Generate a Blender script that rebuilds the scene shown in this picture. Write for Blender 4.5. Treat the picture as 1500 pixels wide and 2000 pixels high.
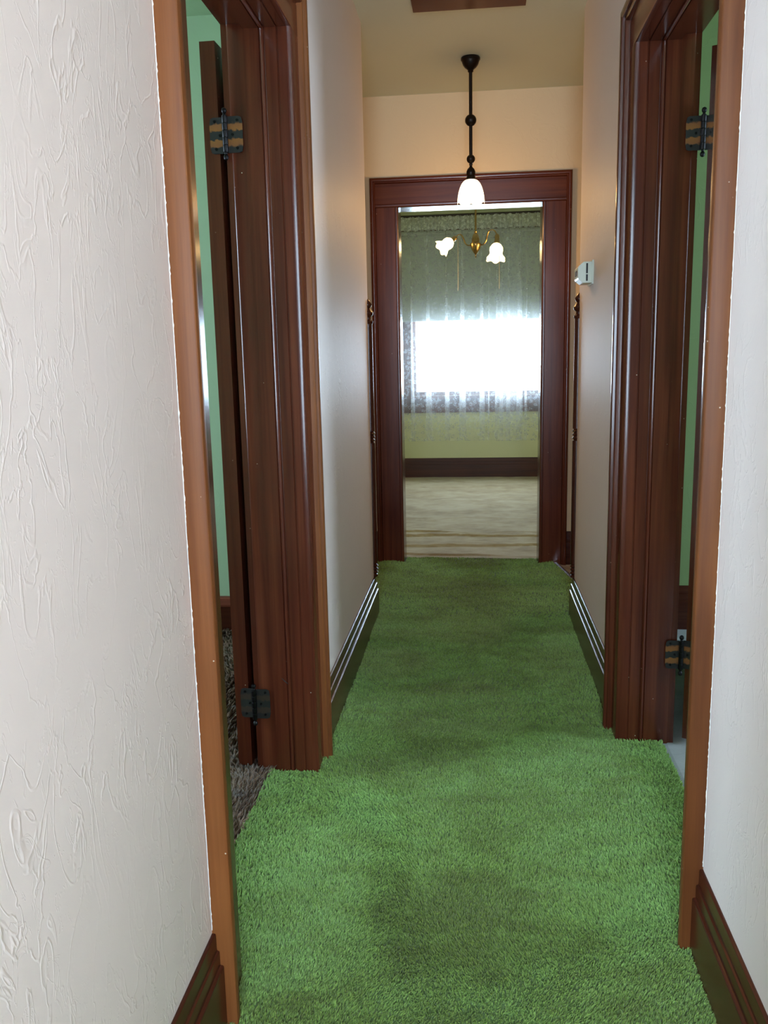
import bpy, math, random
import numpy as np
from mathutils import Vector, Matrix

random.seed(7)
S = bpy.context.scene
for o in list(bpy.data.objects):
    bpy.data.objects.remove(o)
COL = S.collection

# ------------------------------------------------------------------ camera
F_PX, YAW, PITCH, ROLL, EYE = 1670.15, .1084, .1803, -.0219, 1.2544
cy_, sy_ = math.cos(YAW), math.sin(YAW)
fw = Vector((-sy_ * math.cos(PITCH), cy_ * math.cos(PITCH), -math.sin(PITCH)))
rt = Vector((cy_, sy_, 0)); up = rt.cross(fw)
rt, up = math.cos(ROLL) * rt + math.sin(ROLL) * up, -math.sin(ROLL) * rt + math.cos(ROLL) * up
cam = bpy.data.cameras.new('camera')
cam.sensor_fit = 'VERTICAL'; cam.sensor_height = 24; cam.lens = F_PX * 24 / 2000
cam.clip_start = .02
camo = bpy.data.objects.new('camera', cam); COL.objects.link(camo)
M = Matrix((rt, up, -fw)).transposed().to_4x4(); M.translation = (0, 0, EYE)
camo.matrix_world = M
S.camera = camo

# ------------------------------------------------------------------ world, exposure
SKY = (.62, .81, 1.0); SKY_STRENGTH = 29.0
W = bpy.data.worlds.new('overcast_sky'); S.world = W; W.use_nodes = True
bg = W.node_tree.nodes['Background']
bg.inputs[0].default_value = (*SKY, 1); bg.inputs[1].default_value = SKY_STRENGTH
S.view_settings.view_transform = 'Standard'; S.view_settings.look = 'None'
S.view_settings.exposure = 0.0; S.view_settings.gamma = 1; S.view_settings.use_curve_mapping = False
S.cycles.use_denoising = True
S.cycles.max_bounces = 12; S.cycles.diffuse_bounces = 8; S.cycles.glossy_bounces = 4
S.cycles.transparent_max_bounces = 24; S.cycles.sample_clamp_indirect = 8
S.cycles.caustics_reflective = False; S.cycles.caustics_refractive = False
PEND_W, CHAND_W = 13.0, 3.5          # lamp powers
WARM = (1.0, .56, .20)

def portal(loc, direction, sx, sz):
    """marks a window opening as the way the sky's light comes in"""
    l = bpy.data.lights.new('window_daylight', 'AREA'); l.shape = 'RECTANGLE'; l.size = sx; l.size_y = sz
    l.cycles.is_portal = True
    o = bpy.data.objects.new('window_daylight', l); COL.objects.link(o); o.location = loc
    o.rotation_euler = Vector(direction).to_track_quat('-Z', 'Z').to_euler()

portal((0, -1.33, 1.5), (0, 1, 0), .84, 1.7)            # hall window behind the camera
portal((.21, 8.80, 1.6), (0, -1, 0), 1.68, 1.52)        # window of the far room
portal((-3.24, 1.9, 1.5), (1, 0, 0), 1.0, 1.3)          # left room
portal((3.24, 2.1, 1.5), (-1, 0, 0), 1.0, 1.3)          # right room

# ------------------------------------------------------------------ materials
def mat(name):
    m = bpy.data.materials.new(name); m.use_nodes = True
    nt = m.node_tree; return m, nt, nt.nodes['Principled BSDF'], nt.nodes['Material Output']
def N(nt, t, **k):
    n = nt.nodes.new(t)
    for a, v in k.items(): setattr(n, a, v)
    return n
def coords(nt, scale):
    tc = N(nt, 'ShaderNodeTexCoord'); mp = N(nt, 'ShaderNodeMapping')
    mp.inputs['Scale'].default_value = scale
    nt.links.new(tc.outputs['Object'], mp.inputs[0]); return mp.outputs[0]
def noise(nt, vec, scale, detail=4, rough=.55, dist=0):
    n = N(nt, 'ShaderNodeTexNoise'); n.inputs['Scale'].default_value = scale
    n.inputs['Detail'].default_value = detail; n.inputs['Roughness'].default_value = rough
    n.inputs['Distortion'].default_value = dist
    if vec: nt.links.new(vec, n.inputs['Vector'])
    return n.outputs['Fac']
def ramp(nt, fac, stops):
    r = N(nt, 'ShaderNodeValToRGB'); e = r.color_ramp.elements
    while len(e) < len(stops): e.new(.5)
    for i, (p, c) in enumerate(stops):
        e[i].position = p; e[i].color = (*c, 1) if len(c) == 3 else c
    nt.links.new(fac, r.inputs[0]); return r.outputs[0]
def bump(nt, bsdf, h, strength, dist):
    b = N(nt, 'ShaderNodeBump'); b.inputs['Strength'].default_value = strength; b.inputs['Distance'].default_value = dist
    nt.links.new(h, b.inputs['Height']); nt.links.new(b.outputs[0], bsdf.inputs['Normal'])
def math_(nt, op, a, b):
    n = N(nt, 'ShaderNodeMath', operation=op)
    for i, v in enumerate((a, b)):
        if isinstance(v, (int, float)): n.inputs[i].default_value = v
        else: nt.links.new(v, n.inputs[i])
    return n.outputs[0]
def mix(nt, fac, a, b, blend='MIX'):
    n = N(nt, 'ShaderNodeMix', data_type='RGBA', blend_type=blend)
    for s, v in ((0, fac), (6, a), (7, b)):
        if isinstance(v, (int, float)): n.inputs[s].default_value = v
        elif isinstance(v, tuple): n.inputs[s].default_value = (*v, 1)
        else: nt.links.new(v, n.inputs[s])
    return n.outputs[2]

def plaster(name, col, relief=1.0):
    m, nt, b, out = mat(name)
    v = coords(nt, (1, 1, 1)); vs = coords(nt, (1.0, 2.2, 1.0))
    big = noise(nt, v, 1.3, 3)
    nt.links.new(mix(nt, big, tuple(c * .95 for c in col), tuple(min(1, c * 1.04) for c in col)), b.inputs['Base Color'])
    b.inputs['Roughness'].default_value = .55; b.inputs['Specular IOR Level'].default_value = .35
    # trowelled ridges: a thresholded, stretched noise gated by a large patchy one
    r1 = noise(nt, vs, 6.0, 3, .5, 1.3)
    edge = ramp(nt, r1, [(.470, (0, 0, 0)), (.492, (1, 1, 1)), (.515, (0, 0, 0))])
    gate = ramp(nt, noise(nt, v, 3.1, 2), [(.36, (.12, .12, .12)), (.62, (1, 1, 1))])
    r2 = noise(nt, vs, 11, 3, .6, 1.8)
    e2 = ramp(nt, r2, [(.56, (0, 0, 0)), (.58, (1, 1, 1)), (.60, (0, 0, 0))])
    h = math_(nt, 'ADD', math_(nt, 'MULTIPLY', edge, gate), math_(nt, 'MULTIPLY', math_(nt, 'MULTIPLY', e2, gate), .4))
    h = math_(nt, 'ADD', h, math_(nt, 'MULTIPLY', noise(nt, v, 6, 2), 1.6))
    bump(nt, b, h, .55 * relief, .004)
    return m

def wood(name, axis, dark=.55, rough=.20, specks=False, pale=False):
    m, nt, b, out = mat(name)
    sc = [34, 34, 34]; sc['xyz'.index(axis)] = 1.1
    v = coords(nt, sc); v1 = coords(nt, (1, 1, 1))
    g = noise(nt, v, 1.0, 6, .62, .5); fine = noise(nt, v, 4.5, 3, .6)
    c1 = (.225 * dark, .052 * dark, .023 * dark); c0 = (.13 * dark, .026 * dark, .013 * dark); c2 = (.32 * dark, .088 * dark, .036 * dark)
    if pale: c0, c1, c2 = [tuple(c * pale for c in q) for q in ((.18, .055, .016), (.275, .092, .025), (.35, .130, .038))]; rough = .42      # paler, more orange and less glossy wood for some back bands
    col = ramp(nt, g, [(.30, c0), (.52, c1), (.75, c2)])
    col = mix(nt, math_(nt, 'MULTIPLY', fine, .35), col, tuple(c * .7 for c in c0))
    stain = ramp(nt, noise(nt, v1, 3.5, 1), [(.2, (.72, .70, .72)), (.8, (1.0, 1.0, 1.0))])
    col = mix(nt, 1.0, col, stain, 'MULTIPLY')
    if specks:
        vo = N(nt, 'ShaderNodeTexVoronoi'); vo.inputs['Scale'].default_value = 46
        nt.links.new(v1, vo.inputs['Vector'])
        sp = ramp(nt, vo.outputs['Distance'], [(.05, (1, 1, 1)), (.085, (0, 0, 0))])
        gt = ramp(nt, noise(nt, v1, 21, 2), [(.60, (0, 0, 0)), (.66, (1, 1, 1))])
        f = math_(nt, 'MULTIPLY', sp, gt)
        col = mix(nt, f, col, (.62, .52, .40))
    nt.links.new(col, b.inputs['Base Color'])
    b.inputs['Roughness'].default_value = rough
    b.inputs['Specular IOR Level'].default_value = .16 if pale else .42
    bump(nt, b, fine, .10, .001)
    return m

def simple(name, col, rough=.5, metal=0, **k):
    m, nt, b, out = mat(name)
    b.inputs['Roughness'].default_value = rough; b.inputs['Metallic'].default_value = metal
    v = coords(nt, (1, 1, 1)); n = noise(nt, v, k.get('ns', 14), 3)
    a = k.get('var', .12)
    nt.links.new(mix(nt, n, tuple(c * (1 - a) for c in col), tuple(min(1, c * (1 + a)) for c in col)), b.inputs['Base Color'])
    if 'bump' in k: bump(nt, b, noise(nt, v, k.get('bs', 300), 3), k['bump'], .003)
    return m

def glow(name, col, strength, transp):
    m, nt, b, out = mat(name); nt.nodes.remove(b)
    e = N(nt, 'ShaderNodeEmission'); e.inputs[0].default_value = (*col, 1); e.inputs[1].default_value = strength
    t = N(nt, 'ShaderNodeBsdfTransparent'); t.inputs[0].default_value = (1, .95, .85, 1)
    mx = N(nt, 'ShaderNodeMixShader'); mx.inputs[0].default_value = transp
    nt.links.new(e.outputs[0], mx.inputs[1]); nt.links.new(t.outputs[0], mx.inputs[2]); nt.links.new(mx.outputs[0], out.inputs[0])
    return m

def carpet(name, c0, c1, c2, scale=1.0, lane=0):
    """c0 worn/dark, c1 body, c2 light; large soft stains and tuft-to-tuft variation"""
    m, nt, b, out = mat(name)
    v = coords(nt, (1, 1, 1)); vs = coords(nt, (1.0, 1.7, 1.0))
    big = noise(nt, vs, 1.9 * scale, 4, .55, .4); mid = noise(nt, vs, 8 * scale, 4, .6, .3)
    f = math_(nt, 'ADD', math_(nt, 'MULTIPLY', big, .62), math_(nt, 'MULTIPLY', mid, .38))
    if lane:                                     # trodden, soiled lane down the middle
        sx = N(nt, 'ShaderNodeSeparateXYZ'); nt.links.new(v, sx.inputs[0])
        ax = math_(nt, 'ABSOLUTE', math_(nt, 'ADD', sx.outputs[0], .0), 0)
        f = math_(nt, 'ADD', f, math_(nt, 'MULTIPLY', math_(nt, 'SUBTRACT', ax, .22), lane))
    col = ramp(nt, f, [(.36, c0), (.50, c1), (.63, c2)])
    geo = N(nt, 'ShaderNodeNewGeometry')
    rnd = ramp(nt, geo.outputs['Random Per Island'], [(0, (.66, .66, .66)), (1, (1.18, 1.18, 1.18))])
    col = mix(nt, 1.0, col, rnd, 'MULTIPLY')
    nt.links.new(col, b.inputs['Base Color']); b.inputs['Roughness'].default_value = .95
    b.inputs['Specular IOR Level'].default_value = .08
    b.inputs['Sheen Weight'].default_value = .25; b.inputs['Sheen Roughness'].default_value = .5
    bump(nt, b, noise(nt, v, 330, 3), .5, .003)
    return m

HALLP = plaster('cream_plaster', (.80, .70, .65), .42)
CEILP = plaster('ceiling_plaster', (.60, .635, .53), .25)
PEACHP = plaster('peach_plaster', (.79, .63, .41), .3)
GREENP = plaster('mint_green_plaster', (.40, .53, .33), .3)
GREENR = plaster('leaf_green_plaster', (.24, .33, .13), .3)
OLIVEP = plaster('yellow_green_plaster', (.62, .61, .35), .3)
WZ = wood('varnished_wood_upright', 'z', specks=True); WZP = wood('pale_orange_wood_upright', 'z', specks=True, pale=.86); WZR = wood('pale_red_wood_upright', 'z', specks=True, pale=.68); WX = wood('varnished_wood_crosswise', 'x'); WY = wood('varnished_wood_lengthwise', 'y')
BBX = wood('dark_baseboard_wood_crosswise', 'x', .34, .25); BBY = wood('dark_baseboard_wood_lengthwise', 'y', .34, .25)
BBM = wood('dull_baseboard_wood', 'x', .38, .55)
BBP = wood('painted_over_wood', 'x', 1.2, .5)
IRON = simple('blackened_iron', (.018, .017, .018), .35, .8)
BRONZE = simple('dark_bronze', (.022, .015, .011), .38, .75)
BRASS = simple('aged_brass', (.36, .22, .08), .26, 1.0, var=.3, ns=40)
CAULK = simple('off_white_paint', (.86, .85, .80), .5)
PLAST = simple('pale_plastic', (.62, .66, .56), .35)
DARKSLOT = simple('black_slot', (.015, .015, .015), .6)
ALU = simple('aluminium_strip', (.75, .77, .80), .22, 1.0)
BLIND = simple('cream_blind_cloth', (.40, .42, .36), .8)
BLACK = simple('dark_wood_rod', (.035, .02, .012), .4)
GREEN = carpet('green_shag', (.155, .222, .042), (.222, .355, .076), (.275, .465, .125), 1.0, .30)
GREENB = carpet('green_carpet_backing', (.10, .13, .03), (.13, .20, .06), (.15, .25, .09))
BEIGE = carpet('beige_carpet_pile', (.23, .16, .078), (.345, .262, .148), (.41, .335, .215), 1.4)
BROWN = carpet('brown_shag', (.09, .052, .032), (.18, .108, .068), (.28, .18, .12), 3)
GREY = carpet('pale_grey_carpet_pile', (.33, .34, .34), (.40, .42, .43), (.47, .49, .50), 2)
FLOORB = simple('old_floor_boards', (.16, .09, .05), .5)

def hinge_mat(name, q):
    m, nt, b, out = mat(name)
    tc = N(nt, 'ShaderNodeTexCoord'); sp = N(nt, 'ShaderNodeSeparateXYZ'); nt.links.new(tc.outputs['Object'], sp.inputs[0])
    z = math_(nt, 'ABSOLUTE', sp.outputs[2], 0)
    n = noise(nt, coords(nt, (1, 1, 1)), 90, 2)
    z = math_(nt, 'ADD', z, math_(nt, 'MULTIPLY', math_(nt, 'SUBTRACT', n, .5), .016))
    band = ramp(nt, math_(nt, 'MULTIPLY', z, 20), [(.20, (.03, .032, .03)), (.26, (.03 + .31 * q, .03 + .11 * q, .03 + .005 * q)), (.52, (.03 + .27 * q, .03 + .09 * q, .03 + .01 * q)), (.62, (.03, .028, .028))])
    nt.links.new(band, b.inputs['Base Color']); b.inputs['Roughness'].default_value = .5; b.inputs['Metallic'].default_value = .35
    return m
HINGE = hinge_mat('hinge_worn_copper', 1); HINGED = hinge_mat('hinge_painted_shade', .12)  # lower left hinge's shade is put into the darker copy's colour

def lace_mat(name, open0, open1, pscale, thresh):
    """sheer net: a woven see-through ground with denser flower shapes"""
    m, nt, b, out = mat(name); nt.nodes.remove(b)
    v = coords(nt, (1, 1, 1))
    vo = N(nt, 'ShaderNodeTexVoronoi', feature='F1'); vo.inputs['Scale'].default_value = pscale
    nt.links.new(v, vo.inputs['Vector'])
    petals = N(nt, 'ShaderNodeTexNoise'); petals.inputs['Scale'].default_value = pscale * 2.4; petals.inputs['Detail'].default_value = 2
    nt.links.new(v, petals.inputs['Vector'])
    d = math_(nt, 'ADD', vo.outputs['Distance'], math_(nt, 'MULTIPLY', math_(nt, 'SUBTRACT', petals.outputs['Fac'], .5), 1.1))
    fl = ramp(nt, d, [(.10, (1, 1, 1)), (.16, (.15, .15, .15)), (.24, (.1, .1, .1)), (.28, (1, 1, 1)), (.40, (.8, .8, .8)), (.44, (0, 0, 0)), (.60, (0, 0, 0)), (.63, (.7, .7, .7)), (.70, (0, 0, 0))])
    dens = math_(nt, 'ADD', math_(nt, 'MULTIPLY', fl, open1 - open0), open0)
    df = N(nt, 'ShaderNodeBsdfDiffuse'); df.inputs[0].default_value = (.80, .81, .80, 1)
    tl = N(nt, 'ShaderNodeBsdfTranslucent'); tl.inputs[0].default_value = (.74, .76, .78, 1)
    a = N(nt, 'ShaderNodeMixShader'); a.inputs[0].default_value = .45
    nt.links.new(df.outputs[0], a.inputs[1]); nt.links.new(tl.outputs[0], a.inputs[2])
    t = N(nt, 'ShaderNodeBsdfTransparent')
    mx = N(nt, 'ShaderNodeMixShader'); nt.links.new(dens, mx.inputs[0])
    nt.links.new(t.outputs[0], mx.inputs[1]); nt.links.new(a.outputs[0], mx.inputs[2]); nt.links.new(mx.outputs[0], out.inputs[0])
    return m
LACE = lace_mat('white_net_lace', .15, .34, 24, .42)
LACEV = lace_mat('white_ruffled_lace', .40, .80, 34, .40)

def pane_mat():
    m, nt, b, out = mat('window_glass'); nt.nodes.remove(b)
    t = N(nt, 'ShaderNodeBsdfTransparent'); g = N(nt, 'ShaderNodeBsdfGlossy'); g.inputs['Roughness'].default_value = .02
    mx = N(nt, 'ShaderNodeMixShader'); mx.inputs[0].default_value = .06
    nt.links.new(t.outputs[0], mx.inputs[1]); nt.links.new(g.outputs[0], mx.inputs[2]); nt.links.new(mx.outputs[0], out.inputs[0])
    return m
PANE = pane_mat()
SHADE = glow('lit_opal_glass', (1.0, .80, .50), 7.0, .45)
SHADE2 = glow('lit_frosted_glass', (1.0, .78, .40), 7.0, .45)
BULB = glow('lit_bulb', (1.0, .80, .48), 30.0, 0.0)

# ------------------------------------------------------------------ mesh helpers
def link(name, verts, faces, m, parent=None, smooth=False, origin=None, kind=None, label=None, cat=None, group=None):
    org = Vector(origin) if origin is not None else Vector((0, 0, 0))
    me = bpy.data.meshes.new(name)
    me.from_pydata([tuple(Vector(v) - org) for v in verts], [], faces); me.validate(); me.update()
    import bmesh
    bm = bmesh.new(); bm.from_mesh(me); bmesh.ops.recalc_face_normals(bm, faces=bm.faces); bm.to_mesh(me); bm.free()
    me.materials.append(m)
    if smooth:
        me.polygons.foreach_set('use_smooth', [True] * len(me.polygons))
        me.set_sharp_from_angle(angle=math.radians(38))
    o = bpy.data.objects.new(name, me); COL.objects.link(o)
    o.location = org
    if parent is not None:
        o.parent = parent; o.location = org - parent.location if parent.parent is None else org - parent.location - parent.parent.location
    return tag(o, label, cat, group, kind)
def tag(o, label=None, cat=None, group=None, kind=None):
    for k, v in (('label', label), ('category', cat), ('group', group), ('kind', kind)):
        if v: o[k] = v
    return o
def thing(name, loc, label, cat=None, kind=None, group=None):
    o = bpy.data.objects.new(name, None); COL.objects.link(o); o.location = loc; o.empty_display_size = .1
    return tag(o, label, cat, group, kind)
class MB:
    def __init__(s): s.v, s.f = [], []
    def add(s, v, f):
        n = len(s.v); s.v += [tuple(p) for p in v]; s.f += [tuple(i + n for i in q) for q in f]; return s
    def box(s, x0, x1, y0, y1, z0, z1):
        return s.add([(x, y, z) for x in (x0, x1) for y in (y0, y1) for z in (z0, z1)],
                     [(0, 1, 3, 2), (4, 6, 7, 5), (0, 4, 5, 1), (2, 3, 7, 6), (0, 2, 6, 4), (1, 5, 7, 3)])
    def sweep(s, prof, o, u, v, l, l0, l1, m0=0, m1=0):
        """profile (a,b) -> o + a*u + b*v, run along l from l0 to l1; m0/m1 mitre with a"""
        o, u, v, l = map(Vector, (o, u, v, l)); n = len(prof)
        a = [o + p * u + q * v + (l0 + m0 * p) * l for p, q in prof]; b = [o + p * u + q * v + (l1 + m1 * p) * l for p, q in prof]
        return s.add(a + b, [(i, (i + 1) % n, n + (i + 1) % n, n + i) for i in range(n)] + [tuple(range(n))[::-1], tuple(range(n, 2 * n))])
    def lathe(s, prof, c, n=24, axis=(0, 0, 1), mod=None):
        """prof (r,h) about axis through c; mod(k,ang,r,h)->(r,h)"""
        ax = Vector(axis).normalized(); t = Vector((1, 0, 0)) if abs(ax.x) < .8 else Vector((0, 1, 0))
        e1 = ax.cross(t).normalized(); e2 = ax.cross(e1); c = Vector(c); vs = []
        for k, (r, h) in enumerate(prof):
            for i in range(n):
                a = 2 * math.pi * i / n; rr, hh = mod(k / (len(prof) - 1), a, r, h) if mod else (r, h)
                vs.append(c + ax * hh + (e1 * math.cos(a) + e2 * math.sin(a)) * rr)
        fs = [(k * n + i, k * n + (i + 1) % n, (k + 1) * n + (i + 1) % n, (k + 1) * n + i) for k in range(len(prof) - 1) for i in range(n)]
        if not mod: fs += [tuple(range(n)), tuple(range((len(prof) - 1) * n, len(prof) * n))]
        return s.add(vs, fs)
    def tube(s, pts, r, n=8):
        pts = [Vector(p) for p in pts]; vs = []
        for i, p in enumerate(pts):
            d = (pts[min(i + 1, len(pts) - 1)] - pts[max(i - 1, 0)]).normalized()
            t = Vector((0, 1, 0)) if abs(d.y) < .9 else Vector((1, 0, 0))
            e1 = d.cross(t).normalized(); e2 = d.cross(e1)
            vs += [p + (e1 * math.cos(2 * math.pi * k / n) + e2 * math.sin(2 * math.pi * k / n)) * r for k in range(n)]
        m = len(pts)
        return s.add(vs, [(i * n + k, i * n + (k + 1) % n, (i + 1) * n + (k + 1) % n, (i + 1) * n + k) for i in range(m - 1) for k in range(n)]
                     + [tuple(range(n))[::-1], tuple(range((m - 1) * n, m * n))])
    def build(s, name, m, parent=None, **k): return link(name, s.v, s.f, m, parent, **k)

# ------------------------------------------------------------------ measurements (metres)
XL, XR = -.4876, .4607            # hall wall faces
CZ = 2.672                        # hall ceiling
YC, YF, YF2, YW = 3.98, 5.056, 5.20, 8.78
LJ0, LJ1 = 1.497, 2.365           # left doorway, jamb to jamb
RJ0, RJ1 = 1.766, 2.640           # right doorway
HEAD = 2.10
OX0, OX1, OZ = -.4304, .374, 2.079  # far doorway
XLR, XRR = -.632, .608            # room-side faces of the hall walls
YB = -1.30                        # wall behind the camera
ST = dict(kind='structure')

# ------------------------------------------------------------------ structure: walls, ceilings
def wall_run(name, m, xa, xb, segs, label):
    b = MB()
    for y0, y1, z0, z1 in segs: b.box(xa, xb, y0, y1, z0, z1)
    return b.build(name, m, label=label, **ST)
def side_segs(j0, j1, y0, y1, zt): return [(y0, j0 - .02, 0, zt), (j1 + .02, y1, 0, zt), (j0 - .02, j1 + .02, HEAD + .02, zt)]
XLM, XRM = (XL + XLR) / 2, (XR + XRR) / 2
wall_run('wall_left', HALLP, XLM, XL, side_segs(LJ0, LJ1, YB, YC, CZ), 'cream troweled plaster wall on the left of the hallway')
wall_run('wall_right', HALLP, XR, XRM, side_segs(RJ0, RJ1, YB, YC, CZ), 'cream troweled plaster wall on the right of the hallway')
wall_run('wall_left_room_side', GREENP, XLR, XLM, side_segs(LJ0, LJ1, 0, 3.747, CZ), 'mint green side of the left hallway wall')
wall_run('wall_right_room_side', GREENR, XRM, XRR, side_segs(RJ0, RJ1, 0, 3.85, CZ), 'green side of the right hallway wall')
MB().box(-3.2, XLM, 3.86, YC, 0, CZ).box(XLM, XLM + .001, 3.86, YC, 0, CZ).build('wall_passage_left', HALLP, label='cream wall turning the corner into the left side passage', **ST)
MB().box(XRM, 3.2, 3.90, YC, 0, CZ).build('wall_passage_right', HALLP, label='cream wall turning the corner into the right side passage', **ST)
MB().box(-3.2, XLM - .0005, 3.747, 3.86, 0, CZ).build('wall_left_room', GREENP, label='mint green wall seen through the left doorway', **ST)
MB().box(XRM, 3.2, 3.85, 3.90, 0, CZ).build('wall_right_room', GREENR, label='green wall seen through the right doorway', **ST)
for s, m, nm, y0, y1, yw in ((-1, GREENP, 'left', 0, 3.747, 1.9), (1, GREENR, 'right', 0, 3.85, 2.1)):
    xa, xb = sorted((s * 3.2, s * 3.28))
    MB().box(xa, xb, y0, yw - .5, 0, CZ).box(xa, xb, yw + .5, y1, 0, CZ).box(xa, xb, yw - .5, yw + .5, 0, .85).box(xa, xb, yw - .5, yw + .5, 2.15, CZ) \
        .build('wall_%s_room_outer' % nm, m, label='green outer wall of the %s room with its window' % nm, **ST)
    xi, xo = sorted((s * 3.2, s * (XLR if s < 0 else XRR) * s))
    MB().box(min(s * 3.28, s * .62), max(s * 3.28, s * .62), -.08, 0, 0, CZ).build('wall_%s_room_near' % nm, m, label='green near wall of the %s room' % nm, **ST)
    MB().box(min(s * 3.28, s * .56), max(s * 3.28, s * .56), -.08, y1 + .04, 2.655, CZ + .06).build('ceiling_%s_room' % nm, m, label='pale green ceiling of the %s room' % nm, **ST)
# far wall of the hall (cream in front, yellow-green behind)
def far_wall(name, m, y0, y1, zt, x, label):
    MB().box(-x, OX0 - .02, y0, y1, 0, zt).box(OX1 + .02, x, y0, y1, 0, zt).box(OX0 - .02, OX1 + .02, y0, y1, OZ + .02, zt).build(name, m, label=label, **ST)
far_wall('wall_far', PEACHP, YF, 5.128, CZ, 3.2, 'peach lit plaster wall around the far doorway')
far_wall('wall_far_room_side', OLIVEP, 5.128, YF2, 2.70, 2.3, 'yellow-green room side of the far doorway wall')
MB().box(-1.68, -1.60, YC, YF, 0, CZ).build('wall_passage_left_end', HALLP, label='cream end wall of the left side passage', **ST)
MB().box(1.60, 1.68, YC, YF, 0, CZ).build('wall_passage_right_end', HALLP, label='cream end wall of the right side passage', **ST)
MB().box(-.62, -.44, YB - .1, YB, 0, CZ).box(.44, .62, YB - .1, YB, 0, CZ).box(-.44, .44, YB - .1, YB, 0, .62).box(-.44, .44, YB - .1, YB, 2.38, CZ) \
    .build('wall_back', HALLP, label='cream wall with the window behind the viewer', **ST)
MB().box(-.62, .62, YB - .1, YC - .06, CZ, CZ + .1).box(-1.68, 1.68, YC - .06, YF2 - .071, CZ, CZ + .1).build('ceiling', CEILP, label='pale grey-green hallway ceiling', **ST)
# far room
WX0, WX1, WZ0, WZ1 = -.633, 1.05, .845, 2.36
MB().box(-2.3, WX0, YW, YW + .12, 0, 2.7).box(WX1, 2.3, YW, YW + .12, 0, 2.7).box(WX0, WX1, YW, YW + .12, 0, WZ0).box(WX0, WX1, YW, YW + .12, WZ1, 2.7) \
    .build('wall_far_room', OLIVEP, label='yellow-green wall with the curtained window in the far room', **ST)
MB().box(-2.38, -2.3, 5.128, YW + .12, 0, 2.7).build('wall_far_room_left', OLIVEP, label='yellow-green left wall of the far room', **ST)
MB().box(2.3, 2.38, 5.128, YW + .12, 0, 2.7).build('wall_far_room_right', OLIVEP, label='yellow-green right wall of the far room', **ST)
MB().box(-2.38, 2.38, YF2 - .07, YW + .12, 2.70, 2.78).build('ceiling_far_room', CEILP, label='pale ceiling of the far room', **ST)
MB().box(-3.28, 3.28, YB - .1, YW + .12, -.12, -.004).build('floor', FLOORB, label='wooden floor boards under the carpets', **ST)

# ------------------------------------------------------------------ carpets
def vnoise(x, y, seed=0):
    xi = np.floor(x).astype(np.int64); yi = np.floor(y).astype(np.int64); fx = x - xi; fy = y - yi
    fx = fx * fx * (3 - 2 * fx); fy = fy * fy * (3 - 2 * fy)
    def h(a, b):
        n = (a * 374761393 + b * 668265263 + seed * 1442695041) & 0x7fffffff
        n = ((n ^ (n >> 13)) * 1274126177) & 0x7fffffff
        return ((n ^ (n >> 16)) & 0xffff) / 65535.
    return (h(xi, yi) * (1 - fx) + h(xi + 1, yi) * fx) * (1 - fy) + (h(xi, yi + 1) * (1 - fx) + h(xi + 1, yi + 1) * fx) * fy
def EDGE(y): return .489 - .175 * (y - 4.954)      # skewed carpet edge in the right passage
HALL_RECTS = [(-.486, .459, YB, YC), (-.622, -.486, LJ0 + .002, LJ1 - .002), (.459, .590, RJ0 + .002, RJ1 - .002), (-1.6, lambda y: EDGE(y) - .018, YC, YF - .002), (OX0 + .002, OX1 - .002, YF - .002, 5.178)]
def hall_z(x, y):
    z = .010 + .012 * (vnoise(x * 4.5, y * 3.2, 1) - .5) + .006 * (vnoise(x * 11, y * 9, 2) - .5)
    # the carpet rides up a little against the walls, and wrinkles across the hall near the far door
    z += .012 * np.clip((np.abs(x + .0135) - .36) / .11, 0, 1) ** 2
    for yy, a, w in ((4.35, .010, .030), (4.55, .006, .02), (4.15, .006, .03)):
        z += a * np.exp(-((y - yy - .03 * np.sin(x * 5)) / w) ** 2) * vnoise(x * 3 + 7, y * 0 + yy, 3)
    return z
def beige_z(x, y):
    z = .012 + .008 * (vnoise(x * 3, y * 6, 5) - .5) + .004 * (vnoise(x * 9, y * 14, 6) - .5)
    for yy, a, w in ((5.26, .010, .03), (5.545, .016, .026), (5.84, .016, .026), (5.98, .010, .022), (6.5, .006, .06)):
        wav = yy + .018 * np.sin(x * 4 + yy * 9) + .012 * np.sin(x * 11 + yy * 5)
        z += a * (np.exp(-((y - wav) / w) ** 2) - .75 * np.exp(-((y - wav + w * .75) / .009) ** 2)) * (.25 + vnoise(x * 2.5 + yy, y * 0 + yy * 3, 7))
    return np.maximum(z, .002)
def sheet(name, m, rects, zf, step, parent, **k):
    b = MB()
    for x0, x1, y0, y1 in rects:
        fx0 = x0 if callable(x0) else (lambda y, c=x0: y * 0 + c); fx1 = x1 if callable(x1) else (lambda y, c=x1: y * 0 + c)
        ym = np.array((y0 + y1) / 2); nx = max(2, int((float(fx1(ym)) - float(fx0(ym))) / step) + 1); ny = max(2, int((y1 - y0) / step) + 1)
        gx, gy = np.meshgrid(np.linspace(0, 1, nx), np.linspace(y0, y1, ny)); gx = fx0(gy) * (1 - gx) + fx1(gy) * gx
        gz = zf(gx, gy)
        vs = list(zip(gx.ravel().tolist(), gy.ravel().tolist(), gz.ravel().tolist()))
        b.add(vs, [(j * nx + i, j * nx + i + 1, (j + 1) * nx + i + 1, (j + 1) * nx + i) for j in range(ny - 1) for i in range(nx - 1)])
    return b.build(name, m, parent, smooth=True, **k)
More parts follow.
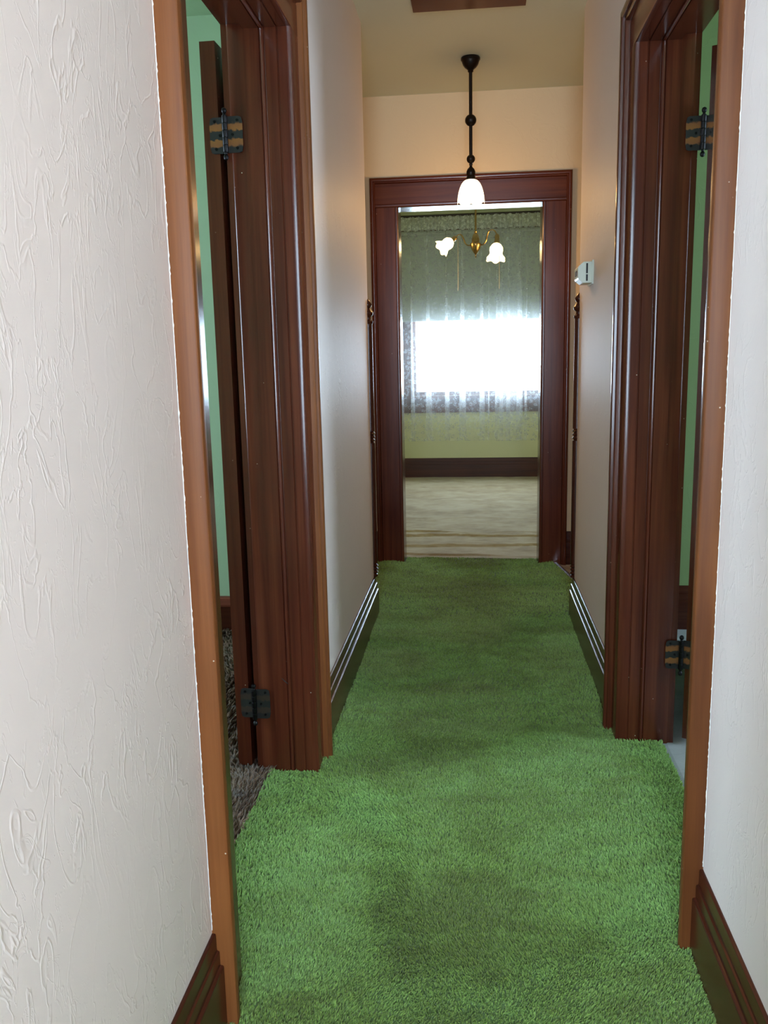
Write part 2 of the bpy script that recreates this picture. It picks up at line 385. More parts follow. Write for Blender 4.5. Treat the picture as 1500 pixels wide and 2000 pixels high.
def pile(name, m, rects, zf, parent, spacing, height, width, lean, rng, skip=None):
    """short tapered tufts, each a three-sided blade, as one mesh"""
    P = []
    for (x0, x1, y0, y1), sp in zip(rects, spacing):
        n = int((x1 - x0) * (y1 - y0) / sp ** 2)
        P.append(np.stack([rng.uniform(x0, x1, n), rng.uniform(y0, y1, n), np.full(n, sp)], 1))
    P = np.concatenate(P)
    if skip is not None: P = P[~skip(P[:, 0], P[:, 1])]
    n = len(P); x, y, sp = P.T; z = zf(x, y) - .002
    sc = np.clip(sp / spacing[0], 1, 1.6)
    h = height * rng.uniform(.7, 1.2, n); w = width * rng.uniform(.8, 1.2, n) * sc
    la = 2 * math.pi * vnoise(x * 2.7, y * 2.1, 11) * 1.5 + rng.normal(0, .7, n); lm = lean * (.35 + vnoise(x * 3.7, y * 3.1, 12)) * rng.uniform(.5, 1.5, n)
    a0 = rng.uniform(0, 2 * math.pi, n); V = np.zeros((n, 7, 3))
    for k in range(3):
        a = a0 + k * 2.0944
        V[:, k] = np.stack([x + np.cos(a) * w, y + np.sin(a) * w, z], 1)
        V[:, 3 + k] = np.stack([x + np.cos(a) * w * .85 + np.cos(la) * lm * .45, y + np.sin(a) * w * .85 + np.sin(la) * lm * .45, z + h * .65], 1)
    V[:, 6] = np.stack([x + np.cos(la) * lm, y + np.sin(la) * lm, z + h], 1)
    base = np.arange(n)[:, None] * 7
    quads = np.concatenate([base + np.array(q) for q in ((0, 1, 4, 3), (1, 2, 5, 4), (2, 0, 3, 5))], 0)
    tris = np.concatenate([base + np.array(q) for q in ((3, 4, 6), (4, 5, 6), (5, 3, 6))], 0)
    me = bpy.data.meshes.new(name); me.vertices.add(n * 7); me.vertices.foreach_set('co', V.ravel())
    nl = quads.size + tris.size; me.loops.add(nl); me.loops.foreach_set('vertex_index', np.concatenate([quads.ravel(), tris.ravel()]).astype(np.int32))
    npol = len(quads) + len(tris); me.polygons.add(npol)
    me.polygons.foreach_set('loop_start', np.concatenate([np.arange(len(quads)) * 4, quads.size + np.arange(len(tris)) * 3]).astype(np.int32))
    me.polygons.foreach_set('use_smooth', np.ones(npol, dtype=bool))
    me.update(calc_edges=True); me.materials.append(m)
    o = bpy.data.objects.new(name, me); COL.objects.link(o); o.parent = parent; o.location = -parent.location
    o['kind'] = 'stuff'; return o
rng = np.random.default_rng(3)
hc = thing('hall_carpet', (0, 1.5, 0), 'green shag carpet running the length of the hallway', 'carpet')
sheet('backing', GREENB, HALL_RECTS, hall_z, .03, hc)
slit = lambda x, y: (np.abs(y - (1.292 + .25 * (x - .42) + .006 * np.sin(x * 60))) < .0035) & (x > .385) & (x < .47) | (y > YC) & (x > EDGE(y) - .019)
pile('pile', GREEN, [(-.474, .449, .95, 1.9), (-.474, .449, 1.9, 2.75), (-.474, .449, 2.75, 3.98), (-.622, -.474, LJ0 + .01, LJ1 - .004), (.449, .590, RJ0 + .01, RJ1 - .004),
     (-.9, .66, YC, YF - .012), (OX0 + .004, OX1 - .004, YF - .012, 5.178), (-.474, .449, YB + .02, .95)], hall_z, hc,
     [.0032, .0038, .0054, .0040, .0040, .0068, .0068, .012], .0115, .0017, .0055, rng, slit)
fc = thing('bedroom_carpet', (0, 7, 0), 'beige carpet with loose wrinkles beyond the far doorway', 'carpet')
sheet('backing', BEIGE, [(OX0 + .002, OX1 - .002, 5.178, 5.20), (-2.298, 2.298, 5.20, YW - .002)], beige_z, .0125, fc)
bz = lambda x, y: .006 + .012 * (vnoise(x * 22, y * 22, 4) - .3)
bc = thing('shag_carpet', (-1.9, 1.9, 0), 'shaggy grey-brown carpet in the room behind the left doorway', 'carpet')
sheet('backing', BROWN, [(-3.198, XLR - .002, .002, 3.745), (XLR - .002, -.624, LJ0 + .002, LJ1 + .01)], bz, .025, bc)
pile('pile', BROWN, [(-.72, -.624, LJ0 + .02, LJ1 + .008), (-1.5, -.66, 1.5, 3.72)], bz, bc, [.0075, .0105], .026, .0042, .020, rng)
gc = thing('pale_carpet', (1.9, 2, 0), 'pale grey low carpet in the room behind the right doorway', 'carpet')
sheet('backing', GREY, [(XRR + .002, 3.198, .002, 3.848), (.592, XRR + .002, RJ0 + .002, RJ1 + .01)], lambda x, y: .008 + .004 * (vnoise(x * 9, y * 9, 8) - .5), .03, gc)
lc = thing('landing_carpet', (1, 4.5, 0), 'beige carpet of the right side passage beyond the metal strip', 'carpet')
sheet('backing', BEIGE, [(lambda y: EDGE(y) + .012, 1.598, YC + .002, YF - .002)], lambda x, y: .010 + .003 * (vnoise(x * 9, y * 9, 8) - .5), .03, lc)

# ------------------------------------------------------------------ baseboards
BP = [(0, 0), (.019, 0), (.019, .139), (.0185, .1418), (.0172, .1432), (.0125, .1442), (.0125, .170), (.0118, .1725), (.0082, .1740), (.0075, .178), (.0075, .204), (.0068, .2072), (.0052, .2085), (0, .209)]
BPz = [(z, v) for v, z in BP]
def base(name, runs, label):
    """runs: (material, origin, out direction, along direction, l0, l1)"""
    t = thing(name, runs[0][1], label, kind='structure')
    for m, o, v, l, l0, l1 in runs:
        MB().sweep(BPz, o, (0, 0, 1), v, l, l0, l1).build('board', m, t, smooth=True)
CL0, CL1 = LJ0 - .121, LJ1 + .121
CR0, CR1 = RJ0 - .120, RJ1 + .120
X, Y_ = (1, 0, 0), (0, 1, 0)
base('baseboard_left_near', [(BBY, (XL, 0, 0), X, Y_, YB, CL0)], 'dark stained baseboard in front of the left doorway')
base('baseboard_left', [(BBY, (XL, 0, 0), X, Y_, CL1, YC + .0189), (BBX, (0, YC, 0), Y_, X, -1.6, XL)], 'dark baseboard between left doorway and side passage corner')
base('baseboard_right_near', [(BBY, (XR, 0, 0), (-1, 0, 0), Y_, YB, CR0)], 'dark stained baseboard in front of the right doorway')
base('baseboard_right', [(BBY, (XR, 0, 0), (-1, 0, 0), Y_, CR1, YC + .0189), (BBX, (0, YC, 0), Y_, X, XR, 1.6)], 'dark baseboard between right doorway and side passage corner')
base('baseboard_far_left', [(BBX, (0, YF, 0), (0, -1, 0), X, -1.6, -.5916)], 'dark baseboard left of the far doorway')
base('baseboard_far_right', [(BBX, (0, YF, 0), (0, -1, 0), X, .5316, 1.6)], 'dark baseboard right of the far doorway')
base('baseboard_far_room', [(BBM, (0, YW, 0), (0, -1, 0), X, -2.3, 2.3)], 'dark baseboard under the curtained window')
t = thing('baseboard_left_room', (-1.9, 3.747, 0), 'brown baseboard with paler top band in the left room', kind='structure')
MB().sweep([(0, 0), (0, .018), (.125, .018), (.125, 0)], (0, 3.747, 0), (0, 0, 1), (0, -1, 0), X, -3.2, XLR).build('board', BBX, t)
MB().sweep([(.125, 0), (.125, .024), (.135, .028), (.165, .028), (.172, .02), (.172, 0)], (0, 3.747, 0), (0, 0, 1), (0, -1, 0), X, -3.2, XLR).build('cap', BBP, t)
base('baseboard_right_room', [(BBX, (0, 3.85, 0), (0, -1, 0), X, XRR, 3.2)], 'dark baseboard in the right room')

# ------------------------------------------------------------------ doorway frames
FLAT = [(0, 0), (0, .011), (.0012, .0142), (.004, .0155), (.0795, .0155), (.081, .0125), (.084, .0125), (.0855, .0155), (.0865, 0)]
BAND = [(.0865, 0), (.0865, .026), (.088, .0285), (.091, .030), (.0935, .030), (.095, .0265), (.0965, .0265), (.098, .0365), (.103, .0395), (.1145, .0395), (.1185, .0382), (.1205, .035), (.1205, 0)]
def frame_side(name, side, j0, j1, xw, xroom, label):
    """frame of a doorway in a side wall; side -1 left, +1 right"""
    t = thing(name, (xw, (j0 + j1) / 2, 0), label, kind='structure')
    v = Vector((-side, 0, 0)); xf = xw + .0
    for sgn, yj in ((-1, j0), (1, j1)):
        MB().sweep(FLAT, (xf, yj, 0), (0, sgn, 0), v, (0, 0, 1), 0, HEAD).build('casing_stile', WZ, t, smooth=True)
        MB().sweep(BAND, (xf, yj, 0), (0, sgn, 0), v, (0, 0, 1), 0, HEAD, 0, 1).build('back_band', (WZP if side < 0 else WZR if sgn < 0 else WZ), t, smooth=True)
        # jamb: hall-side lining with a bead, then the rabbet the door closes into (profile: depth into wall, proud of lining back)
        d = abs(xroom - xw)
        J = [(-.0005, -.02), (-.0005, .0), (.020, .0), (.0215, -.003), (.0235, -.003), (.025, 0), (.055, 0), (.0565, -.0035), (.058, -.003), (.0600, .0025), (.0635, .0045), (.067, .0025), (.069, -.003), (.0705, -.0035), (.072, 0),
             (.112, 0), (.1125, -.013), (d - .004, -.013), (d, -.016), (d, -.02)]
        MB().sweep(J, (xf, yj, 0), (side, 0, 0), (0, -sgn, 0), (0, 0, 1), 0, HEAD + .0195).build('jamb', WZ, t, smooth=True)
        # casing on the room side
        MB().sweep([(0, 0), (0, .016), (.10, .018), (.11, 0)], (xroom, yj + sgn * .017, 0), (0, sgn, 0), (side, 0, 0), (0, 0, 1), 0, HEAD + .02).build('room_casing', WZ, t)
    MB().sweep(FLAT, (xf, 0, HEAD), (0, 0, 1), v, Y_, j0 - .0865, j1 + .0865).build('casing_head', WY, t, smooth=True)
    MB().sweep(BAND, (xf, 0, HEAD), (0, 0, 1), v, Y_, j0, j1, -1, 1).build('back_band', WY, t, smooth=True)
    d = abs(xroom - xw)
    J = [(-.0005, .02), (-.0005, 0), (.020, 0), (.0215, .003), (.0235, .003), (.025, 0), (.055, 0), (.0565, .0035), (.058, .003), (.0600, -.0025), (.0635, -.0045), (.067, -.0025), (.069, .003), (.0705, .0035), (.072, 0),
         (.112, 0), (.1125, .013), (d, .013), (d, .02)]
    MB().sweep(J, (xf, 0, HEAD), (side, 0, 0), (0, 0, 1), Y_, j0 + .001, j1 - .001).build('head_jamb', WY, t, smooth=True)
    MB().sweep([(.02, 0), (.02, .016), (.11, .018), (.12, 0)], (xroom, 0, HEAD), (0, 0, 1), (side, 0, 0), Y_, j0 - .12, j1 + .12).build('room_casing_head', WY, t)
    if side < 0:                                  # dark gouge in the far jamb
        MB().add([(-.5760, LJ1 - .0006, .3205), (-.5715, LJ1 - .0006, .3185), (-.5505, LJ1 - .0006, .2990), (-.5535, LJ1 - .0006, .2995), (-.5660, LJ1 - .0006, .3090), (-.564, LJ1 + .001, .309)],
                 [(0, 1, 2, 3, 4), (0, 1, 5), (1, 2, 5), (2, 3, 5), (3, 4, 5), (4, 0, 5)]).build('gouge', DARKSLOT, t)
    # ragged line of wall paint left along the outer edge of the near casing
    yo = j0 - .1205; b = MB(); n = 420; vs = []
    for i in range(n + 1):
        z = .215 + (HEAD + .1 - .215) * i / n
        w = .0010 + .0022 * max(0, math.sin(i * .13) * .5 + random.uniform(-.5, .7)); h = .0005 + .0013 * random.random() * (random.random() < .45)
        vs += [(xf - side * .0002, yo - w, z), (xf - side * .0012, yo - w * .4, z), (xf - side * h * 1.3, yo - .0006, z), (xf - side * .0002, yo - .0002, z)]
    b.add(vs, [(4 * i + k, 4 * i + k + 1, 4 * i + k + 5, 4 * i + k + 4) for i in range(n) for k in range(3)])
    b.build('paint_edge', CAULK, t)
    return t
frame_side('trim_1', -1, LJ0, LJ1, XL, XLR - .016, 'reddish brown wooden frame of the left doorway')
frame_side('trim_2', 1, RJ0, RJ1, XR, XRR + .006, 'reddish brown wooden frame of the right doorway')

t = thing('trim_3', (0, YF, 0), 'mahogany frame of the far doorway into the window room', kind='structure')
FF = [(0, 0), (0, .010), (.003, .016), (.008, .018), (.014, .018), (.016, .013), (.018, .013), (.020, .016), (.128, .016), (.130, 0)]
FB = [(.130, 0), (.130, .021), (.133, .025), (.138, .025), (.141, .031), (.150, .034), (.157, .032), (.1605, .026), (.1605, 0)]
for sgn, xj in ((-1, OX0), (1, OX1)):
    MB().sweep(FF, (xj, YF, 0), (sgn, 0, 0), (0, -1, 0), (0, 0, 1), 0, OZ).build('casing_stile', WZ, t, smooth=True)
    MB().sweep(FB, (xj, YF, 0), (sgn, 0, 0), (0, -1, 0), (0, 0, 1), 0, OZ, 0, 1).build('back_band', WZ, t, smooth=True)
    MB().box(*sorted((xj, xj + sgn * .0195)), YF + .0005, YF2 + .012, 0, OZ).build('jamb', WZ, t)
MB().sweep(FF, (0, YF, OZ), (0, 0, 1), (0, -1, 0), X, OX0 - .130, OX1 + .130).build('casing_head', WX, t, smooth=True)
MB().sweep(FB, (0, YF, OZ), (0, 0, 1), (0, -1, 0), X, OX0, OX1, -1, 1).build('back_band', WX, t, smooth=True)
MB().box(OX0 - .0195, OX1 + .0195, YF + .0005, YF2 + .012, OZ, OZ + .0195).build('head_jamb', WX, t)

# ------------------------------------------------------------------ doors folded back into the side rooms
def door(name, side, xp, yp, ang, zs, label):
    """leaf hinged at (xp,yp); ang = angle of the leaf away from the wall, opened into the room"""
    t = thing(name, (xp, yp, 0), label, kind='structure')
    a = math.radians(ang); L = Vector((side * math.sin(a), math.cos(a), 0)); T = Vector((side * math.cos(a), -math.sin(a), 0))  # along leaf, through thickness (away from wall)
    P = Vector((xp, yp, 0)) + T * (.021 if side < 0 else .012) + L * .012
    def bx(l0, l1, t0, t1, z0, z1, nm, m, par=t):
        b = MB(); b.add([P + L * l + T * q + Vector((0, 0, z)) for l in (l0, l1) for q in (t0, t1) for z in (z0, z1)],
                        [(0, 1, 3, 2), (4, 6, 7, 5), (0, 4, 5, 1), (2, 3, 7, 6), (0, 2, 6, 4), (1, 5, 7, 3)])
        return b.build(nm, m, par)
    TH, WD, HT = .042, .855, HEAD - .018
    for l0 in (0, WD - .115): bx(l0, l0 + .115, 0, TH, .03, HT, 'stile', WZ)
    for z0, z1 in ((.03, .24), (.98, 1.12), (HT - .13, HT)): bx(.115, WD - .115, 0, TH, z0, z1, 'rail', WY)
    for z0, z1 in ((.24, .98), (1.12, HT - .13)):
        for l0, l1 in ((.115, WD / 2 - .05), (WD / 2 + .05, WD - .115)): bx(l0, l1, .013, TH - .013, z0, z1, 'panel', WZ)
        bx(WD / 2 - .05, WD / 2 + .05, 0, TH, z0, z1, 'muntin', WZ)
    k = bx(.80, .80001, 0, TH, .95, 1.15, 'lock_plate', IRON)
    for s in ((1,) if side < 0 else (-1, 1)):
        c = P + L * .79 + T * (TH / 2 + s * (TH / 2)) + Vector((0, 0, 1.04))
        MB().lathe([(.008, 0), (.008, .03), (.02, .036), (.027, .048), (.024, .06), (.012, .066)], c, 16, T * s).build('knob', BRONZE, t, smooth=True)
    for z in zs:
        h = thing('hinge', (xp, yp, z), 'worn copper and black butt hinge'); h.parent = t; h.location = (0, 0, z)
        O = Vector((xp, yp, z)); E = Vector((0, -1, 0))
        # jamb plate lies on the rabbet, door plate on the leaf's edge, both seen from the hall
        def plate(u, o, nrm, nm):
            prof = [(-.046, .004), (-.046, .036), (-.043, .043), (-.030, .046), (.030, .046), (.043, .043), (.046, .036), (.046, .004)]
            b = MB(); o = Vector(o); nrm = Vector(nrm)
            a_ = [o + Vector((0, 0, p)) + u * q for p, q in prof]; n = len(prof)
            b.add(a_ + [p + nrm * .0025 for p in a_], [tuple(range(n)), tuple(range(n, 2 * n))] + [(i, (i + 1) % n, n + (i + 1) % n, n + i) for i in range(n)])
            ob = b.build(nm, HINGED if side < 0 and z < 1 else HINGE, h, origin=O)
            return ob
        yr = (LJ1 if side < 0 else RJ1) + .013
        plate(Vector((-side, 0, 0)), (xp, yr - .0028, z), (0, -1, 0), 'jamb_plate')
        plate(T, O + L * (.012 - .0003), -L, 'door_plate')
        kn = MB()
        for i in range(5): kn.lathe([(.0068, -.046 + i * .0185), (.0074, -.045 + i * .0185), (.0074, -.0285 + i * .0185), (.0068, -.0278 + i * .0185)], O + E * .004, 14)
        kn.build('knuckle', IRON, h, smooth=True)
        for s in (-1, 1):
            MB().lathe([(.004, .046), (.0045, .049), (.0035, .051), (.0065, .055), (.0072, .059), (.0055, .064), (.0015, .0665)], O + E * .004, 12, (0, 0, s)).build('finial', IRON, h, smooth=True)
        for q, zz in ((.032, .036), (.030, -.034), (.018, .0)):
            for u, o, nr in ((Vector((-side, 0, 0)), Vector((xp, yr - .0053, z)), Vector((0, -1, 0))), (T, O + L * .0092, -L)):
                MB().lathe([(.0042, 0), (.0038, .001), (.001, .0012)], o + u * q + Vector((0, 0, zz)), 10, nr).build('screw', IRON, h)
    return t
door('door_1', -1, -.661, LJ1 + .004, -1.4, (1.845, .233), 'dark wooden door folded back inside the left doorway')
door('door_2', 1, .640, RJ1 + .004, 25, (1.855, .310), 'dark wooden door swung open inside the right doorway')

# ------------------------------------------------------------------ windows
def window(name, plane, c, w0, w1, z0, z1, inward, label):
    """plane 'y' or 'x': wall plane coordinate c, opening w0..w1 across, inward = sign into the room"""
    P = (lambda a, d, z: (a, c + inward * d, z)) if plane == 'y' else (lambda a, d, z: (c + inward * d, a, z))
    t = thing(name, P((w0 + w1) / 2, 0, z0), label, kind='structure')
    def bx(nm, m, a0, a1, d0, d1, q0, q1):
        p, q = P(a0, d0, q0), P(a1, d1, q1)
        return MB().box(*sorted((p[0], q[0])), *sorted((p[1], q[1])), *sorted((p[2], q[2]))).build(nm, m, t)
    wd = WX if plane == 'y' else WY; cw = .105
    bx('casing_stile', WZ, w0 - cw, w0, 0, .02, z0, z1 + .0); bx('casing_stile', WZ, w1, w1 + cw, 0, .02, z0, z1)
    bx('casing_head', wd, w0 - cw, w1 + cw, 0, .022, z1, z1 + cw)
    bx('sill', wd, w0 - cw - .03, w1 + cw + .03, -.03, .055, z0 - .028, z0); bx('apron', wd, w0 - cw, w1 + cw, 0, .018, z0 - .17, z0 - .028)
    for a0, a1 in ((w0, w0 + .035), (w1 - .035, w1)): bx('sash_stile', WZ, a0, a1, -.09, -.05, z0, z1)
    for q0, q1 in ((z0, z0 + .04), (z1 - .04, z1)): bx('sash_rail', wd, w0 + .035, w1 - .035, -.09, -.05, q0, q1)
    zm = (z0 + z1) / 2 + .12
    bx('meeting_rail', wd, w0 + .035, w1 - .035, -.09, -.05, zm, zm + .035)
    bx('pane', PANE, w0 + .03, w1 - .03, -.072, -.068, z0 + .035, zm); bx('pane', PANE, w0 + .03, w1 - .03, -.072, -.068, zm + .035, z1 - .035)
    return t
window('window_1', 'y', YW, WX0, WX1, WZ0, WZ1, -1, 'bright window with brown casing behind the lace curtain')
window('window_2', 'y', YB, -.44, .44, .62, 2.38, 1, 'window behind the viewer at the near end of the hallway')
window('window_3', 'x', -3.2, 1.4, 2.4, .85, 2.15, 1, 'window of the left room')
window('window_4', 'x', 3.2, 1.6, 2.6, .85, 2.15, -1, 'window of the right room')

# roller blind covering the upper part of the window
t = thing('roller_blind', (.21, YW - .05, 2.4), 'cream roller blind drawn halfway down the window behind lace', 'blind')
MB().box(WX0 - .16, WX1 + .16, YW - .036, YW - .034, 1.60, 2.42).build('cloth', BLIND, t)
MB().box(WX0 - .16, WX1 + .16, YW - .042, YW - .030, 1.585, 1.604).build('slat', BLIND, t)
MB().lathe([(.02, WX0 - .18), (.02, WX1 + .18)], (0, YW - .05, 2.43), 16, (1, 0, 0)).build('roller', BLIND, t, smooth=True)

# lace curtain
lt = thing('lace_curtain', (.2, 8.62, .40), 'sheer white lace curtain with ruffled heading over the far window', 'curtain')
def drape(name, x0, x1, z0, z1, y, seed, pitch, amp, fold, m, nz=14, frill=False):
    r = random.Random(seed); ts = []; x = x0
    knots = [x0]
    while knots[-1] < x1: knots.append(knots[-1] + pitch * r.uniform(.6, 1.5))
    nk = len(knots); am = [r.uniform(.6, 1.3) for _ in knots]; b = MB(); vs = []; K = 12
    cols = (nk - 1) * K + 1
    for j in range(nz + 1):
        f = j / nz; z = z0 + (z1 - z0) * f; g = .55 + .45 * (1 - f) if not frill else 1
        for i in range(cols):
            k = min(i // K, nk - 2); s = (i - k * K) / K; w = knots[k + 1] - knots[k]
            A = am[k] * (1 - s) + am[k + 1] * s
            xx = knots[k] + w * (s - fold * A * math.sin(2 * math.pi * s) * g / (2 * math.pi) * 2.2)
            yy = y + amp * A * math.cos(2 * math.pi * s) * g
            zz = z + (.006 * math.sin(i * .9) if (frill and j in (0, nz)) else 0)
            vs.append((xx, yy, zz))
    b.add(vs, [(j * cols + i, j * cols + i + 1, (j + 1) * cols + i + 1, (j + 1) * cols + i) for j in range(nz) for i in range(cols - 1)])
    return b.build(name, m, lt, smooth=True)
drape('panel', -.93, .28, .400, 2.50, 8.64, 5, .125, .018, 1.35, LACE)
drape('panel', .22, 1.40, .392, 2.50, 8.66, 9, .105, .018, 1.35, LACE)
drape('valance', -.95, 1.42, 2.435, 2.562, 8.605, 4, .045, .012, .5, LACEV, 5, True)
MB().lathe([(.012, -1.0), (.012, 1.46)], (0, 8.63, 2.574), 14, (1, 0, 0)).build('rod', BLACK, lt, smooth=True)
for xb in (-.97, 1.43):
    MB().box(xb - .01, xb + .01, 8.63, YW - .0, 2.564, 2.584).build('bracket', BLACK, lt)

# ------------------------------------------------------------------ hallway pendant
px, py = -.019, 4.503
pt = thing('pendant_lamp', (px, py, CZ), 'dark bronze rod pendant with lit scalloped white glass shade', 'lamp')
C = (px, py, 0)
MB().lathe([(.044, CZ), (.047, CZ - .004), (.047, CZ - .012), (.043, CZ - .016), (.042, CZ - .020), (.037, CZ - .034), (.028, CZ - .046), (.018, CZ - .054), (.013, CZ - .058), (.014, CZ - .064), (.010, CZ - .068)], C, 28).build('canopy', BRONZE, pt, smooth=True)
MB().lathe([(.0085, CZ - .06), (.0085, 2.22)], C, 14).build('rod', BRONZE, pt, smooth=True)
def ball(r, z, n=12): return [(max(.0008, r * math.sin(math.pi * i / n)), z - r * math.cos(math.pi * i / n)) for i in range(n + 1)]
MB().lathe(ball(.028, 2.385), C, 24).build('ball', BRONZE, pt, smooth=True)
MB().lathe(ball(.021, 2.205), C, 24).build('ball', BRONZE, pt, smooth=True)
MB().lathe([(.006, 2.19), (.009, 2.18), (.006, 2.172), (.009, 2.166), (.017, 2.158), (.022, 2.146), (.022, 2.132), (.019, 2.126), (.024, 2.118), (.024, 2.106)], C, 24).build('socket', BRONZE, pt, smooth=True)
def shade(prof, c, axis, lobes, depth, flare, m, par, n=48):
    def mod(k, a, r, h):
        e = max(0, (k - .55) / .45) ** 2
        return r * (1 + flare * e * math.cos(lobes * a)), h + depth * e * math.cos(lobes * a)
    return MB().lathe(prof, c, n, axis, mod).build('shade', m, par, smooth=True)
shade([(.024, 2.107), (.034, 2.102), (.045, 2.090), (.054, 2.072), (.061, 2.050), (.0655, 2.028), (.068, 2.008), (.069, 1.996)], C, (0, 0, 1), 6, .010, .03, SHADE, pt)
MB().lathe(ball(.022, 2.055), C, 14).build('bulb', BULB, pt, smooth=True)
def lamp(par, loc, power, rad):
    l = bpy.data.lights.new('bulb_light', 'POINT'); l.energy = power; l.color = WARM; l.shadow_soft_size = rad
    o = bpy.data.objects.new('bulb_light', l); COL.objects.link(o); o.parent = par; o.location = Vector(loc) - par.location
lamp(pt, (px, py, 2.012), PEND_W, .025)

# ------------------------------------------------------------------ chandelier in the far room
kx, ky = .006, 7.0
ct = thing('chandelier', (kx, ky, 2.70), 'aged brass two-arm chandelier with lit frosted flower shades', 'chandelier')
C = (kx, ky, 0)
MB().lathe([(.05, 2.70), (.048, 2.69), (.03, 2.67), (.012, 2.655)], C, 24).build('canopy', BRASS, ct, smooth=True)
MB().lathe([(.0075, 2.66), (.0075, 2.19)], C, 12).build('stem', BRASS, ct, smooth=True)
MB().lathe([(.008, 2.20), (.014, 2.195), (.009, 2.186), (.018, 2.178), (.024, 2.166), (.030, 2.14), (.032, 2.115), (.042, 2.108), (.043, 2.098), (.040, 2.082), (.032, 2.060), (.020, 2.040), (.010, 2.028), (.005, 2.02), (.007, 2.012), (.003, 2.004), (.006, 1.998), (.001, 1.99)], C, 24).build('body', BRASS, ct, smooth=True)
def smooth_path(p, n=5):
    p = [Vector(a) for a in p]; q = [2 * p[0] - p[1]] + p + [2 * p[-1] - p[-2]]; out = []
    for k in range(1, len(q) - 2):
        for i in range(n):
            t_ = i / n; a, b_, c_, d_ = q[k - 1:k + 3]
            out.append(.5 * (2 * b_ + (c_ - a) * t_ + (2 * a - 5 * b_ + 4 * c_ - d_) * t_ ** 2 + (3 * b_ - a - 3 * c_ + d_) * t_ ** 3))
    return out + [p[-1]]
armL = smooth_path([(kx + a, ky + b_, z) for a, b_, z in ((-.034, 0, 2.093), (-.062, -.004, 2.094), (-.082, -.008, 2.112), (-.094, -.012, 2.145), (-.112, -.018, 2.172), (-.134, -.024, 2.172), (-.156, -.032, 2.150))])
armR = smooth_path([(kx + a, ky + b_, z) for a, b_, z in ((.034, 0, 2.093), (.060, -.01, 2.096), (.080, -.02, 2.118), (.090, -.03, 2.158), (.104, -.045, 2.190), (.128, -.06, 2.196), (.150, -.07, 2.182), (.164, -.08, 2.150))])
SP = [(.016, 0), (.030, .010), (.044, .030), (.046, .052), (.042, .068), (.047, .084), (.060, .100), (.066, .112)]
for arm, ax, sz in ((armL, Vector((-.66, -.30, -.50)), 1.0), (armR, Vector((-.06, -.25, -1)), 1.12)):
    ax.normalize(); e = arm[-1]
    A = MB().tube(arm, .0055).build('arm', BRASS, ct, smooth=True)
    MB().lathe([(.008, -.012), (.016, -.004), (.019, .012), (.016, .028), (.022, .038 if sz == 1 else .066)], e, 16, ax).build('socket', BRASS, A, smooth=True)
    shade([(r * sz, h * sz) for r, h in SP], e + ax * (.034 if sz == 1 else .062), ax, 6, .006, .07, SHADE2, A)
    MB().lathe(ball(.024, 0), e + ax * .080, 14).build('bulb', BULB, A, smooth=True)
    lamp(ct, e + ax * .105, CHAND_W, .03)
    MB().tube([e + Vector((.018, 0, 0)), e + Vector((.018, 0, -.2)), e + Vector((.018, 0, -.40))], .0014, 6).build('pull_chain', BRASS, A)

# ------------------------------------------------------------------ small fittings
# turned corner guards on the two outer wall corners
def corner_guard(x, label):
    t = thing('corner_guard', (x, YC, .22), label, 'corner guard', group='turned corner guards')
    r = .0185
    rings = lambda z: [(r, z - .03), (r * .7, z - .026), (r * 1.15, z - .018), (r * .7, z - .010), (r * 1.15, z - .002), (r * .7, z + .006), (r * 1.15, z + .014), (r * .7, z + .022), (r, z + .026)]
    MB().lathe([(r * .9, .21)] + rings(.25) + rings(.885) + [(r, 1.40)], (x, YC, 0), 20).build('rod', BLACKW, t, smooth=True)
    MB().lathe([(r, 1.40), (r * 1.2, 1.405), (r * 1.3, 1.412), (r * .75, 1.42), (r * .7, 1.43), (r * 1.25, 1.44), (r * 1.35, 1.452), (r * .8, 1.466), (r * .62, 1.472), (r * .95, 1.48), (r * 1.0, 1.49), (r * .6, 1.502), (r * .2, 1.512)], (x, YC, 0), 20).build('finial', BLACKW, t, smooth=True)
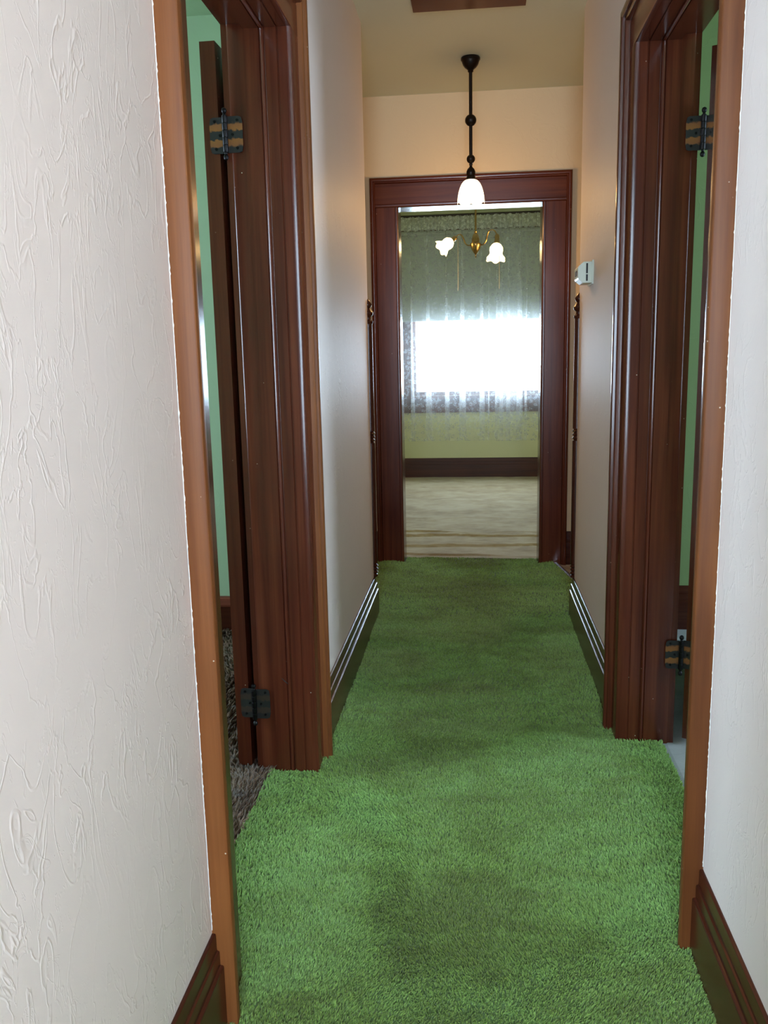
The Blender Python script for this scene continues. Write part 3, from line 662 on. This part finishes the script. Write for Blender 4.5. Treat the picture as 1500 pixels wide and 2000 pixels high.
BLACKW = wood('dark_turned_wood', 'z', .32, .25)
corner_guard(XL, 'dark turned wooden corner guard on the left wall corner')
corner_guard(XR, 'dark turned wooden corner guard on the right wall corner by the thermostat')

# thermostat
t = thing('thermostat', (XR, 3.52, 1.52), 'pale chamfered wall thermostat on the right wall near the corner', 'thermostat')
MB().box(XR - .007, XR, 3.515, 3.645, 1.515, 1.606).build('wall_plate', PLAST, t)
TP = [(.007, 1.520), (.040, 1.520), (.057, 1.534), (.060, 1.540), (.060, 1.578), (.057, 1.584), (.038, 1.600), (.007, 1.600)]
MB().sweep(TP, (XR, 0, 0), (-1, 0, 0), (0, 0, 1), Y_, 3.520, 3.640).build('cover', PLAST, t)
MB().box(XR - .029, XR - .022, 3.5185, 3.5202, 1.527, 1.594).build('slot', DARKSLOT, t)
MB().box(XR - .031, XR - .021, 3.5155, 3.5186, 1.552, 1.5555).build('lever', PLAST, t)
MB().box(XR - .0602, XR - .0595, 3.54, 3.62, 1.548, 1.57).build('dial_window', DARKSLOT, t)

# ceiling hatch
t = thing('ceiling_hatch', (-.02, 3.5, CZ), 'brown wooden framed hatch in the hallway ceiling', 'hatch')
for nm, q in (('frame_board', (-.253, .209, 3.74, 3.86)), ('frame_board', (-.253, .209, 3.10, 3.175)), ('frame_board', (-.253, -.178, 3.175, 3.74)), ('frame_board', (.134, .209, 3.175, 3.74))):
    MB().box(q[0], q[1], q[2], q[3], CZ - .018, CZ + .0).build(nm, WX, t)
MB().box(-.178, .134, 3.175, 3.74, CZ - .008, CZ).build('panel', HALLP, t)

# metal strip where the green carpet ends
t = thing('threshold_strip', (.52, 4.6, .0), 'narrow metal carpet strip at the right side passage', 'threshold strip')
dd = Vector((-.175, 1, 0)).normalized()
MB().sweep([(-.017, .0), (-.015, .024), (-.008, .028), (.003, .028), (.009, .020), (.011, 0)], (.489 + .175 * 4.954, 0, 0), (dd.y, -dd.x, 0), (0, 0, 1), (-.175, 1, 0), YC + .03, YF - .03).build('strip', ALU, t, smooth=True)
